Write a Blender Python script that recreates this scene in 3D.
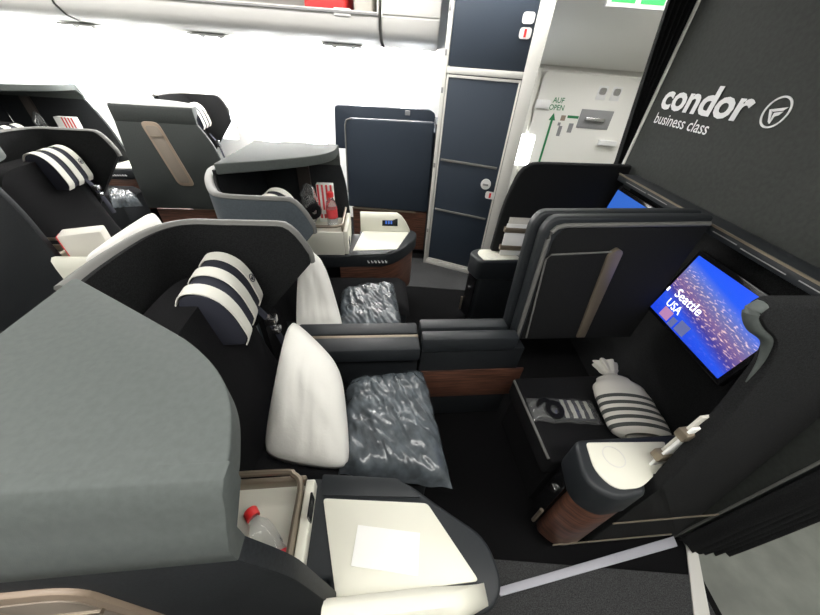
import bpy, bmesh, math, random
from mathutils import Vector, Matrix, noise
random.seed(7)
for o in list(bpy.data.objects): bpy.data.objects.remove(o)
SC = bpy.context.scene
COL = SC.collection
PI = math.pi

# ------------------------------------------------------------------ camera
CH = 1.62                                   # eye height above the cabin floor
F = 302.0                                   # focal length in pixels of the 820x615 frame
CX, CY = 410.0, 307.5
_d = Vector((-30, 379, F)).normalized()     # world "down" in camera axes (x right, y down, z forward)
_h = (Vector((0, 0, 1)) - _d * _d.z).normalized()
_u = -_d
_x = _h.cross(_u)
def ray(px, py):
    r = Vector((px - CX, py - CY, F)); return Vector((r.dot(_x), r.dot(_h), r.dot(_u)))
def Pz(px, py, z):
    r = ray(px, py); return Vector((0, 0, CH)) + r * ((z - CH) / r.z)
def Py(px, py, y):
    r = ray(px, py); return Vector((0, 0, CH)) + r * (y / r.y)
def Px(px, py, x):
    r = ray(px, py); return Vector((0, 0, CH)) + r * (x / r.x)
cam = bpy.data.cameras.new('camera'); camo = bpy.data.objects.new('camera', cam); COL.objects.link(camo)
R = Matrix(((_x.x, -_x.y, -_x.z), (_h.x, -_h.y, -_h.z), (_u.x, -_u.y, -_u.z)))   # columns: cam right, up, back in world
camo.matrix_world = Matrix.Translation((0, 0, CH)) @ R.to_4x4()
cam.sensor_width = 36; cam.lens = 36 * F / 820; cam.clip_start = 0.01
SC.camera = camo

# ------------------------------------------------------------------ light and exposure
w = bpy.data.worlds.new('world'); SC.world = w; w.use_nodes = True
w.node_tree.nodes['Background'].inputs[0].default_value = (0.8, 0.88, 1, 1)
w.node_tree.nodes['Background'].inputs[1].default_value = 1.0
SC.view_settings.view_transform = 'Standard'; SC.view_settings.look = 'None'
SC.view_settings.exposure = 0.65; SC.view_settings.gamma = 1; SC.view_settings.use_curve_mapping = False
CEIL_LIGHT = 13.0
WASH_LIGHT = 75.0
WINDOW_LIGHT = 9.0

# ------------------------------------------------------------------ materials
def mat(name, col, rough=.6, noise_amt=0, nscale=300, bump=0, bscale=400, metal=0, col2=None, spec=.5, coat=0, emit=None, trans=0, alpha=1, sheen=0):
    m = bpy.data.materials.new(name); m.use_nodes = True
    nt = m.node_tree; b = nt.nodes['Principled BSDF']
    c = (*col, 1)
    b.inputs['Base Color'].default_value = c; b.inputs['Roughness'].default_value = rough
    b.inputs['Metallic'].default_value = metal; b.inputs['Specular IOR Level'].default_value = spec
    b.inputs['Coat Weight'].default_value = coat; b.inputs['Transmission Weight'].default_value = trans
    b.inputs['Alpha'].default_value = alpha; b.inputs['Sheen Weight'].default_value = sheen
    if emit: b.inputs['Emission Color'].default_value = (*emit[0], 1); b.inputs['Emission Strength'].default_value = emit[1]
    tc = nt.nodes.new('ShaderNodeTexCoord')
    if noise_amt or col2:
        n = nt.nodes.new('ShaderNodeTexNoise'); n.inputs['Scale'].default_value = nscale; n.inputs['Detail'].default_value = 4
        nt.links.new(tc.outputs['Object'], n.inputs['Vector'])
        r = nt.nodes.new('ShaderNodeValToRGB')
        lo = tuple(max(0, x * (1 - noise_amt)) for x in col); hi = col2 or tuple(min(1, x * (1 + noise_amt)) for x in col)
        r.color_ramp.elements[0].color = (*lo, 1); r.color_ramp.elements[1].color = (*hi, 1)
        r.color_ramp.elements[0].position = .35; r.color_ramp.elements[1].position = .65
        nt.links.new(n.outputs['Fac'], r.inputs['Fac']); nt.links.new(r.outputs['Color'], b.inputs['Base Color'])
    if bump:
        n2 = nt.nodes.new('ShaderNodeTexNoise'); n2.inputs['Scale'].default_value = bscale; n2.inputs['Detail'].default_value = 3
        nt.links.new(tc.outputs['Object'], n2.inputs['Vector'])
        bp = nt.nodes.new('ShaderNodeBump'); bp.inputs['Strength'].default_value = bump; bp.inputs['Distance'].default_value = .004
        nt.links.new(n2.outputs['Fac'], bp.inputs['Height']); nt.links.new(bp.outputs['Normal'], b.inputs['Normal'])
    return m
def wood_mat():
    m = mat('walnut', (.10, .045, .03), .35)
    nt = m.node_tree; b = nt.nodes['Principled BSDF']
    tc = nt.nodes.new('ShaderNodeTexCoord'); mp = nt.nodes.new('ShaderNodeMapping'); mp.inputs['Scale'].default_value = (4, 4, 60)
    n = nt.nodes.new('ShaderNodeTexNoise'); n.inputs['Scale'].default_value = 2; n.inputs['Detail'].default_value = 6
    r = nt.nodes.new('ShaderNodeValToRGB'); r.color_ramp.elements[0].color = (.03, .014, .010, 1); r.color_ramp.elements[1].color = (.17, .075, .048, 1)
    r.color_ramp.elements[0].position = .3; r.color_ramp.elements[1].position = .7
    nt.links.new(tc.outputs['Object'], mp.inputs[0]); nt.links.new(mp.outputs[0], n.inputs[0]); nt.links.new(n.outputs['Fac'], r.inputs[0]); nt.links.new(r.outputs[0], b.inputs['Base Color'])
    return m
def screen_mat(name):
    # a night city picture shown on the screen: sky gradient, city lights, harbour water
    m = bpy.data.materials.new(name); m.use_nodes = True; nt = m.node_tree
    b = nt.nodes['Principled BSDF']; b.inputs['Base Color'].default_value = (.01, .01, .02, 1); b.inputs['Roughness'].default_value = .15
    uv = nt.nodes.new('ShaderNodeUVMap'); sp = nt.nodes.new('ShaderNodeSeparateXYZ'); nt.links.new(uv.outputs[0], sp.inputs[0])
    r = nt.nodes.new('ShaderNodeValToRGB'); cr = r.color_ramp
    cr.elements[0].position = 0; cr.elements[0].color = (.01, .06, .75, 1)
    cr.elements[1].position = 1; cr.elements[1].color = (.02, .10, .95, 1)
    for p, c in ((.22, (.02, .09, .80, 1)), (.36, (.06, .05, .32, 1)), (.5, (.20, .12, .30, 1)), (.64, (.16, .17, .42, 1)), (.75, (.10, .18, .70, 1)), (.85, (.02, .11, .90, 1))):
        e = cr.elements.new(p); e.color = c
    tl = nt.nodes.new('ShaderNodeMath'); tl.operation = 'MULTIPLY_ADD'; tl.inputs[1].default_value = .26; nt.links.new(sp.outputs['X'], tl.inputs[0]); nt.links.new(sp.outputs['Y'], tl.inputs[2])
    t2 = nt.nodes.new('ShaderNodeMath'); t2.operation = 'SUBTRACT'; t2.inputs[1].default_value = .10; nt.links.new(tl.outputs[0], t2.inputs[0])
    nt.links.new(t2.outputs[0], r.inputs[0])
    mp = nt.nodes.new('ShaderNodeMapping'); mp.inputs['Scale'].default_value = (20, 42, 1); nt.links.new(uv.outputs[0], mp.inputs[0])
    vo = nt.nodes.new('ShaderNodeTexNoise'); vo.inputs['Scale'].default_value = 1.0; vo.inputs['Detail'].default_value = 2; nt.links.new(mp.outputs[0], vo.inputs['Vector'])
    r2 = nt.nodes.new('ShaderNodeValToRGB'); r2.color_ramp.elements[0].position = .55; r2.color_ramp.elements[0].color = (0, 0, 0, 1)
    r2.color_ramp.elements[1].position = .72; r2.color_ramp.elements[1].color = (1, .66, .42, 1); nt.links.new(vo.outputs['Fac'], r2.inputs[0])
    mk = nt.nodes.new('ShaderNodeValToRGB'); ck = mk.color_ramp; ck.elements[0].position = .28; ck.elements[0].color = (.05, .05, .05, 1); ck.elements[1].position = .8; ck.elements[1].color = (0, 0, 0, 1)
    e = ck.elements.new(.4); e.color = (1, 1, 1, 1); e = ck.elements.new(.68); e.color = (.8, .8, .8, 1)
    nt.links.new(t2.outputs[0], mk.inputs[0])
    mu = nt.nodes.new('ShaderNodeMix'); mu.data_type = 'RGBA'; mu.blend_type = 'MULTIPLY'; mu.inputs['Factor'].default_value = 1
    nt.links.new(r2.outputs[0], mu.inputs[6]); nt.links.new(mk.outputs[0], mu.inputs[7])
    ad = nt.nodes.new('ShaderNodeMix'); ad.data_type = 'RGBA'; ad.blend_type = 'ADD'; ad.inputs['Factor'].default_value = 1
    nt.links.new(r.outputs[0], ad.inputs[6]); nt.links.new(mu.outputs[2], ad.inputs[7])
    nt.links.new(ad.outputs[2], b.inputs['Emission Color']); b.inputs['Emission Strength'].default_value = .68
    return m
M = dict(
    fabric=mat('black_fabric', (.0095, .0095, .0105), .9, .5, 500, .4, 700, spec=.15),
    felt=mat('dark_felt', (.010, .0105, .011), .95, .5, 260, .3, 600, spec=.2),
    shell=mat('charcoal_shell', (.012, .014, .016), .6, .3, 180, .1, 500, spec=.3),
    blue=mat('blue_grey_laminate', (.028, .039, .056), .5, .1, 250, spec=.35),
    hood=mat('grey_hood', (.080, .091, .087), .65, .06, 90, .05, 700, spec=.3),
    panel=mat('grey_panel', (.036, .041, .039), .6, .15, 120, .1, 500, spec=.3),
    outer=mat('grey_outer', (.060, .072, .082), .6, .1, 150, spec=.3),
    rim=mat('grey_rim', (.135, .135, .125), .55),
    edge=mat('dark_edge', (.017, .020, .023), .5, spec=.4),
    white=mat('cream_laminate', (.74, .73, .63), .4),
    white2=mat('white_plastic', (.78, .78, .76), .4),
    sidewall=mat('sidewall_white', (.85, .85, .83), .5),
    bin=mat('bin_white', (.72, .71, .68), .4),
    frame=mat('frame_cream', (.66, .65, .61), .4),
    bronze=mat('bronze_metal', (.24, .20, .15), .38, metal=.55),
    brown=mat('brown_post', (.05, .04, .035), .6),
    gold=mat('bronze_plastic', (.30, .23, .17), .45),
    metal=mat('steel', (.6, .6, .6), .25, metal=1),
    carpet=mat('black_carpet', (.006, .006, .0065), .95, .6, 400, .6, 500, spec=.1),
    carpet2=mat('grey_carpet', (.055, .056, .057), .95, .5, 300, .6, 500, spec=.1),
    vinyl=mat('grey_vinyl', (.17, .18, .16), .5, .15, 8),
    pillow=mat('pillow_white', (.80, .79, .74), .85, bump=.15, bscale=60),
    plastic=mat('wrapped_duvet', (.075, .088, .098), .27, .35, 18, .0, coat=.25, spec=.55),
    clear=mat('clear_plastic', (.9, .92, .92), .08, trans=.9, spec=.5),
    red=mat('red_plastic', (.75, .03, .03), .4),
    redp=mat('red_print', (.70, .06, .07), .6),
    navy=mat('navy_cover', (.018, .020, .032), .8),
    stripe=mat('cream_stripe', (.74, .73, .66), .8),
    green=mat('green_print', (.02, .20, .07), .5),
    exitg=mat('exit_green', (.01, .35, .06), .4, emit=((.02, .5, .1), .6)),
    black=mat('black_gloss', (.008, .008, .009), .25),
    cond=mat('bulkhead_grey', (.028, .031, .028), .7, .15, 60, .1, 300, spec=.25),
    letter=mat('letter_white', (.75, .75, .75), .5),
    paper=mat('paper', (.88, .88, .85), .7),
    canvas=mat('canvas', (.62, .60, .54), .9, bump=.2, bscale=300),
    stripeg=mat('grey_print', (.06, .065, .06), .9),
    led=mat('ceiling_led', (1, 1, 1), .5, emit=((1, .98, .94), CEIL_LIGHT)),
    wash=mat('sidewall_led', (1, 1, 1), .5, emit=((1, .97, .95), WASH_LIGHT)),
    sky=mat('window_daylight', (1, 1, 1), .5, emit=((.95, .98, 1), WINDOW_LIGHT)),
    floorled=mat('floor_path_strip', (.42, .42, .47), .4),
    doorw=mat('door_white', (.80, .79, .73), .45),
    grey=mat('mid_grey', (.25, .25, .25), .5),
    wood=wood_mat(), screen=screen_mat('city_screen'),
    bluescreen=mat('blue_screen', (.01, .01, .02), .2, emit=((.03, .13, .55), .7)),
)

# ------------------------------------------------------------------ mesh helpers
def mesh_obj(name, bm, m, parent=None, smooth=40, matrix=None):
    me = bpy.data.meshes.new(name)
    bmesh.ops.recalc_face_normals(bm, faces=bm.faces)
    bm.to_mesh(me); bm.free()
    if isinstance(m, str): m = M[m]
    me.materials.append(m)
    if smooth:
        for p in me.polygons: p.use_smooth = True
        me.set_sharp_from_angle(angle=math.radians(smooth))
    o = bpy.data.objects.new(name, me); COL.objects.link(o)
    if parent: o.parent = parent
    if matrix is not None: o.matrix_local = matrix
    return o
def thing(name, label, cat, loc=(0, 0, 0), rz=0, group=None):
    o = bpy.data.objects.new(name, None); COL.objects.link(o); o.empty_display_size = .1
    o.location = loc; o.rotation_euler = (0, 0, rz)
    o['label'] = label; o['category'] = cat
    if group: o['group'] = group
    return o
def tag(o, label, cat, group=None):
    o['label'] = label; o['category'] = cat
    if group: o['group'] = group
    return o
def struct(o): o['kind'] = 'structure'; return o
def bev(bm, w, seg=2, ang=30):
    if w <= 0: return
    es = [e for e in bm.edges if len(e.link_faces) == 2 and e.calc_face_angle(0) > math.radians(ang)]
    bmesh.ops.bevel(bm, geom=es, offset=w, segments=seg, affect='EDGES', profile=.5, clamp_overlap=True)
def box(x0, x1, y0, y1, z0, z1, b=0, seg=2):
    bm = bmesh.new()
    vs = [bm.verts.new((x, y, z)) for z in (z0, z1) for y in (y0, y1) for x in (x0, x1)]
    for f in ((0, 1, 3, 2), (4, 5, 7, 6), (0, 1, 5, 4), (2, 3, 7, 6), (0, 2, 6, 4), (1, 3, 7, 5)): bm.faces.new([vs[i] for i in f])
    bmesh.ops.recalc_face_normals(bm, faces=bm.faces)
    bev(bm, b, seg); return bm
def extrude(pts, vec, b=0, seg=2, ang=30):
    """closed 3D polygon swept along a vector"""
    bm = bmesh.new(); vec = Vector(vec); pts = [Vector(p) for p in pts]
    a = [bm.verts.new(p) for p in pts]; c = [bm.verts.new(p + vec) for p in pts]
    n = len(a); bm.faces.new(a); bm.faces.new(c[::-1])
    for i in range(n): bm.faces.new((a[i], a[(i + 1) % n], c[(i + 1) % n], c[i]))
    bmesh.ops.recalc_face_normals(bm, faces=bm.faces)
    bev(bm, b, seg, ang); return bm
def fillet(poly, rad, n=5):
    """round the corners of a 2D polygon; rad is a number or a list"""
    out = []; N = len(poly)
    for i in range(N):
        r = rad[i] if isinstance(rad, (list, tuple)) else rad
        p = Vector(poly[i]); a = Vector(poly[i - 1]); c = Vector(poly[(i + 1) % N])
        if r <= 0: out.append(tuple(p)); continue
        d1 = (a - p); d2 = (c - p); l1, l2 = d1.length, d2.length; d1.normalize(); d2.normalize()
        k = min(r, l1 * .48, l2 * .48)
        s, e = p + d1 * k, p + d2 * k
        for j in range(n + 1):
            t = j / n; out.append(tuple((1 - t) ** 2 * s + 2 * t * (1 - t) * p + t * t * e))
    return out
def prism(poly, z0, z1, b=0, seg=2, ang=30):
    return extrude([(x, y, z0) for x, y in poly], (0, 0, z1 - z0), b, seg, ang)
def tube(path, r, n=8, flat=1.0, cap=True):
    bm = bmesh.new(); path = [Vector(p) for p in path]; rings = []
    up0 = Vector((0, 0, 1))
    for i, p in enumerate(path):
        t = (path[min(i + 1, len(path) - 1)] - path[max(i - 1, 0)]).normalized()
        s = t.cross(up0)
        if s.length < 1e-3: s = t.cross(Vector((1, 0, 0)))
        s.normalize(); q = s.cross(t).normalized()
        rr = r[i] if isinstance(r, (list, tuple)) else r
        rings.append([bm.verts.new(p + s * math.cos(2 * PI * k / n) * rr + q * math.sin(2 * PI * k / n) * rr * flat) for k in range(n)])
    for a, c in zip(rings, rings[1:]):
        for k in range(n): bm.faces.new((a[k], a[(k + 1) % n], c[(k + 1) % n], c[k]))
    if cap: bm.faces.new(rings[0][::-1]); bm.faces.new(rings[-1])
    return bm
def smooth_path(pts, n=6):
    """Catmull-Rom through the points"""
    P = [Vector(p) for p in pts]; P = [P[0] * 2 - P[1]] + P + [P[-1] * 2 - P[-2]]; out = []
    for i in range(1, len(P) - 2):
        for j in range(n):
            t = j / n; a, b_, c, d = P[i - 1:i + 3]
            out.append(.5 * ((2 * b_) + (c - a) * t + (2 * a - 5 * b_ + 4 * c - d) * t * t + (3 * b_ - a - 3 * c + d) * t ** 3))
    out.append(P[-2]); return out
def lathe(prof, n=16, center=(0, 0)):
    bm = bmesh.new(); rings = []
    for r, z in prof: rings.append([bm.verts.new((center[0] + r * math.cos(2 * PI * k / n), center[1] + r * math.sin(2 * PI * k / n), z)) for k in range(n)])
    for a, c in zip(rings, rings[1:]):
        for k in range(n): bm.faces.new((a[k], a[(k + 1) % n], c[(k + 1) % n], c[k]))
    bm.faces.new(rings[0][::-1]); bm.faces.new(rings[-1]); return bm
def wall(path, th):
    """upright sheet following path of (x, y, zbottom, ztop), thickness th to the left of travel"""
    bm = bmesh.new(); N = len(path); rows = []
    for i in range(N):
        x, y, z0, z1 = path[i]
        d = Vector((path[min(i + 1, N - 1)][0] - path[max(i - 1, 0)][0], path[min(i + 1, N - 1)][1] - path[max(i - 1, 0)][1])).normalized()
        nx, ny = -d.y * th, d.x * th
        rows.append([bm.verts.new(p) for p in ((x, y, z0), (x, y, z1), (x + nx, y + ny, z1), (x + nx, y + ny, z0))])
    for a, c in zip(rows, rows[1:]):
        for k in range(4): bm.faces.new((a[k], a[(k + 1) % 4], c[(k + 1) % 4], c[k]))
    bm.faces.new(rows[0][::-1]); bm.faces.new(rows[-1]); return bm
def grid(fn, nu, nv, closed=False):
    bm = bmesh.new(); g = [[bm.verts.new(fn(i / nu, j / nv)) for j in range(nv + 1)] for i in range(nu + 1)]
    for i in range(nu):
        for j in range(nv): bm.faces.new((g[i][j], g[i + 1][j], g[i + 1][j + 1], g[i][j + 1]))
    return bm
def text_obj(body, m, parent, origin, xdir, ydir, width, height=None, bold=0, depth=.001, name='lettering', shear=0):
    """letters lying in the plane xdir/ydir with their lower left corner at origin, fitted to width (and height)"""
    c = bpy.data.curves.new('tmp', 'FONT'); c.body = body; c.size = 1; c.offset = bold; c.extrude = 0; c.resolution_u = 3; c.shear = shear
    t = bpy.data.objects.new('tmp', c); COL.objects.link(t)
    me = bpy.data.meshes.new_from_object(t)
    bpy.data.objects.remove(t); bpy.data.curves.remove(c)
    xs = [v.co.x for v in me.vertices]; ys = [v.co.y for v in me.vertices]
    sx = width / (max(xs) - min(xs)); sy = sx if height is None else height / (max(ys) - min(ys))
    X = Vector(xdir).normalized(); Y = Vector(ydir).normalized(); Z = X.cross(Y); O = Vector(origin)
    for v in me.vertices: v.co = O + X * (v.co.x - min(xs)) * sx + Y * (v.co.y - min(ys)) * sy + Z * depth
    me.materials.clear(); me.materials.append(M[m] if isinstance(m, str) else m); me.name = name
    o = bpy.data.objects.new(name, me); COL.objects.link(o)
    if parent: o.parent = parent
    return o

# ------------------------------------------------------------------ the cabin shell
WY = 3.95           # port sidewall
XB = 1.30           # bulkhead in front of the centre seats
X0, X1 = -5.2, 4.2
struct(mesh_obj('floor', box(X0, 1.33, -1.6, WY, -.06, 0), 'carpet'))
struct(mesh_obj('floor', box(1.33, X1, -1.6, 4.3, -.06, 0), 'vinyl'))
a_ = struct(mesh_obj('floor', box(-5, 1.30, 2.36, 2.90, 0, .004), 'carpet2'))          # far aisle runner
struct(mesh_obj('floor', box(-5, 1.30, -.9, .36, 0, .004), 'carpet2'))                  # near aisle runner
CZ = 2.25
struct(mesh_obj('ceiling', box(X0, X1, -1.6, 4.3, CZ, CZ + .06), 'bin'))
struct(mesh_obj('wall_right', box(X0, X1, -1.66, -1.6, 0, CZ), 'sidewall'))
struct(mesh_obj('wall_back', box(X0 - .06, X0, -1.6, 4.3, 0, CZ), 'sidewall'))
struct(mesh_obj('wall_end', box(X1, X1 + .06, -1.6, 4.3, 0, CZ), 'doorw'))
# curved port sidewall with window openings filled by bright panes
def side_y(z): return WY - .10 * ((z - .75) / 1.2) ** 2 if z > .75 else WY - .06 * ((.75 - z) / .75) ** 2
zs = [0, .3, .6, .82, 1.28, 1.5, 1.75, 2.0, CZ]
wins = [(-4.55, -4.3), (-4.02, -3.77), (-3.49, -3.24), (-2.96, -2.71), (-2.43, -2.18), (-1.90, -1.65), (-1.37, -1.12), (-.84, -.59), (-.31, -.06)]
bm = bmesh.new(); xs = [X0] + [x for wn in wins for x in wn] + [.30]
for i in range(len(xs) - 1):
    for j in range(len(zs) - 1):
        if i % 2 == 1 and zs[j] == .82: continue
        q = [(xs[i], zs[j]), (xs[i + 1], zs[j]), (xs[i + 1], zs[j + 1]), (xs[i], zs[j + 1])]
        bm.faces.new([bm.verts.new((x, side_y(z), z)) for x, z in q])
bmesh.ops.remove_doubles(bm, verts=bm.verts, dist=1e-4)
ext = bmesh.ops.extrude_face_region(bm, geom=bm.faces[:])
bmesh.ops.translate(bm, verts=[v for v in ext['geom'] if isinstance(v, bmesh.types.BMVert)], vec=(0, .05, 0))
struct(mesh_obj('wall_left', bm, 'sidewall', smooth=50))
for k, (xa, xb) in enumerate(wins):
    fr = struct(mesh_obj('window_%d' % (k + 1), extrude([(x, WY + .012, z) for x, z in fillet([(xa + .002, .822), (xb - .002, .822), (xb - .002, 1.278), (xa + .002, 1.278)], .09)], (0, .02, 0)), 'sky'))

# overhead bins along the port side
def bin_profile():
    return [(3.86, 1.76), (3.45, 1.735), (3.28, 1.745), (3.18, 1.775), (3.12, 1.83), (3.10, 1.90)]
BINS = [(-5.0, -2.90, True, 'white overhead bin with open front over the rearmost window seat'),
        (-2.89, -.40, True, 'long white overhead bin standing open with a red bag inside'),
        (-.385, .06, False, 'short closed white overhead bin beside the tall dark closet')]
for k, (xa, xb, opn, lab) in enumerate(BINS):
    t = thing('overhead_bin', lab, 'overhead bin', (xa, 3.5, 1.715), 0, 'overhead bins over the window seats')
    L = xb - xa - .006
    pr = bin_profile()
    inner = [(y + .02 if y < 3.3 else y, z + .025) for y, z in pr][::-1]
    poly = [(y, z) for y, z in pr] + inner
    mesh_obj('bin_trough', extrude([(0, y - 3.5, z - 1.715) for y, z in poly], (L, 0, 0)), 'bin', t, 35)
    mesh_obj('end_panel', extrude([(0, y - 3.5, z - 1.715) for y, z in pr + [(3.10, 2.24), (3.86, 2.24)]], (.012, 0, 0)), 'bin', t, 0)
    mesh_obj('end_panel', extrude([(L - .012, y - 3.5, z - 1.715) for y, z in pr + [(3.10, 2.24), (3.86, 2.24)]], (.012, 0, 0)), 'bin', t, 0)
    if opn:
        mesh_obj('latch_strip', box(0, L, -.415, -.395, .185, .200, .004), 'grey', t)
        mesh_obj('latch', box(L * .865, L * .865 + .13, -.41, -.36, .17, .215, .008), 'white2', t)
        mesh_obj('bin_back', box(0, L, .335, .355, .05, .5), 'bin', t)
    else:
        mesh_obj('bin_door', extrude([(0.004, y - 3.5, z - 1.715) for y, z in [(3.095, 1.915), (3.08, 1.98), (3.09, 2.10), (3.14, 2.23), (3.17, 2.23), (3.12, 2.10), (3.11, 1.98), (3.12, 1.915)]], (L - .008, 0, 0)), 'bin', t, 35)
t = tag(mesh_obj('carry_bag', box(-.98, -.66, 3.16, 3.5, 1.80, 2.12, .03, 3), 'red'), 'red bag lying in the open overhead bin', 'bag')
tag(mesh_obj('storage_case', box(-.60, -.46, 3.17, 3.5, 1.80, 2.10, .02, 3), 'canvas'), 'small beige case beside the red bag in the open overhead bin', 'case')
# passenger service panels and the sidewall wash light under the bins
for k, x in enumerate((-4.2, -3.0, -1.9, -.75)):
    p = thing('service_panel', 'white panel with small reading lights under the overhead bins', 'service panel', (x, 3.42, 1.730), 0, 'service panels under the bins')
    mesh_obj('panel', box(-.17, .17, -.09, .09, -.012, .003, .004), 'white2', p)
    for s in (-.08, .08): mesh_obj('reading_light', lathe([(.02, -.022), (.024, -.012), (.024, 0)], 12, (s, 0)), 'frame', p)
tag(mesh_obj('wash_light', box(-4.9, .0, 3.74, 3.79, 1.722, 1.748), 'wash'), 'long strip light washing the window wall under the bins', 'strip light')
# ceiling lights over both aisles
for k, (y0, y1) in enumerate(((2.45, 2.65), (-.15, .05))):
    t = thing('ceiling_light', ('long white ceiling light strip above the far aisle', 'long white ceiling light strip above the near aisle')[k], 'ceiling light', (0, (y0 + y1) / 2, CZ))
    mesh_obj('diffuser', box(-5, 2.6, -.1, .1, -.02, -.004), 'led', t)
    mesh_obj('housing', box(-5.02, 2.62, -.12, .12, -.012, -.001), 'white2', t)

# ------------------------------------------------------------------ the front bulkhead with lettering
bw = mesh_obj('wall_front', box(XB, XB + .05, .50, 2.16, 0, CZ, .004), 'cond'); struct(bw)
tr = mesh_obj('edge_trim', box(XB - .006, XB + .056, 2.155, 2.18, 0, CZ, .003), 'frame', bw)
mesh_obj('edge_trim', box(XB + .0, XB + .054, .494, .502, 0, CZ, .002), 'edge', bw)
mesh_obj('edge_bead', box(XB - .004, XB + .002, .492, .500, 0, CZ, .001), 'rim', bw)
XT = XB - .004
text_obj('condor', 'letter', bw, (XT, 2.075, 1.524), (0, -1, 0), (0, 0, 1), .575, .115, .03)
text_obj('business class', 'letter', bw, (XT, 2.062, 1.458), (0, -1, 0), (0, 0, 1), .41, .05, .006)
lg = thing('tmp', '', ''); bpy.data.objects.remove(lg)
def ring(c, r0, r1, axis_x, axis_y, n=40, th=.003):
    bm = bmesh.new(); c = Vector(c); ax = Vector(axis_x); ay = Vector(axis_y); nz = ax.cross(ay) * th; V = []
    for k in range(n):
        d = ax * math.cos(2 * PI * k / n) + ay * math.sin(2 * PI * k / n)
        V.append([bm.verts.new(c + d * r0), bm.verts.new(c + d * r1), bm.verts.new(c + d * r1 + nz), bm.verts.new(c + d * r0 + nz)])
    for k in range(n):
        a, b = V[k], V[(k + 1) % n]
        for q in range(4): bm.faces.new((a[q], a[(q + 1) % 4], b[(q + 1) % 4], b[q]))
    return bm
LC = Vector((XT + .003, 1.395, 1.572))
mesh_obj('logo_ring', ring(LC, .045, .051, (0, -1, 0), (0, 0, 1)), 'letter', bw)
def logo_poly(pts, s, c, ax, ay, off):
    return extrude([Vector(c) + Vector(ax) * x * s + Vector(ay) * y * s + Vector(ax).cross(Vector(ay)) * off for x, y in pts], Vector(ax).cross(Vector(ay)) * .002)
BIRD = [[(-.75, .15), (.80, .45), (.55, .18), (-.3, .02)], [(-.75, .15), (-.35, -.02), (.05, -.85), (-.15, -.72)], [(-.12, -.05), (.62, .12), (.42, -.18), (.12, -.30), (.12, -.85), (.02, -.85)]]
for b_ in BIRD: mesh_obj('logo_bird', logo_poly(b_, .042, LC, (0, -1, 0), (0, 0, 1), 0), 'letter', bw)

# curtains gathered at both ends of the bulkhead
def curtain(name, label, x0, x1, y, z0, z1, amp, side, tied=None):
    def fn(u_, v_):
        z = z0 + (z1 - z0) * v_; k = 1 if tied is None else min(1, max(.28, .28 + .72 * (z - tied) / .75)) if z > tied else min(.6, .28 + .3 * (tied - z))
        x = x1 + (x0 - x1) * k * (1 - u_)
        fold = (1 - math.cos(u_ * 5 * 2 * PI)) * amp * (1 - .25 * v_) + abs(noise.noise((u_ * 6, v_ * 3, 4))) * .012 * min(1, u_ * 8)
        hem = .018 * math.sin(u_ * 23) * (1 - v_) ** 6
        return (x, y + side * fold, z + hem)
    bm = grid(fn, 60, 24)
    ex = bmesh.ops.extrude_face_region(bm, geom=bm.faces[:])
    bmesh.ops.translate(bm, verts=[v for v in ex['geom'] if isinstance(v, bmesh.types.BMVert)], vec=(0, .006 * side, 0))
    return tag(mesh_obj(name, bm, 'felt', smooth=60), label, 'curtain')
curtain('curtain', 'black gathered curtain hanging at the near end of the bulkhead', XB + .004, XB + .20, .484, .015, CZ - .02, .022, -1)
curtain('curtain', 'black gathered curtain hanging at the far end of the bulkhead', XB - .13, XB + .02, 2.19, .015, CZ - .02, .028, 1, tied=1.2)

# floor strips
tag(mesh_obj('threshold_strip', prism([(1.353, .506), (1.396, .506), (1.272, .238), (1.15, -.03), (1.09, -.03), (1.209, .238)], .004, .010), 'frame'), 'cream threshold strip between dark carpet and grey vinyl floor', 'floor strip')
tag(mesh_obj('path_light', prism([Pz(496, 588.5, 0)[:2], Pz(500, 597, 0)[:2], Pz(676, 547, 0)[:2], Pz(672, 537, 0)[:2]], .004, .014, .002), 'floorled'), 'pale floor path marking strip along the near aisle', 'floor strip')

# ------------------------------------------------------------------ centre seat frame
TH = math.radians(8); UX = Vector((math.cos(TH), math.sin(TH), 0)); VY = Vector((-math.sin(TH), math.cos(TH), 0)); ORG = Vector((-.41, 1.09, 0))
def Wl(a, b, z=0): return ORG + UX * a + VY * b + Vector((0, 0, z))

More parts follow.
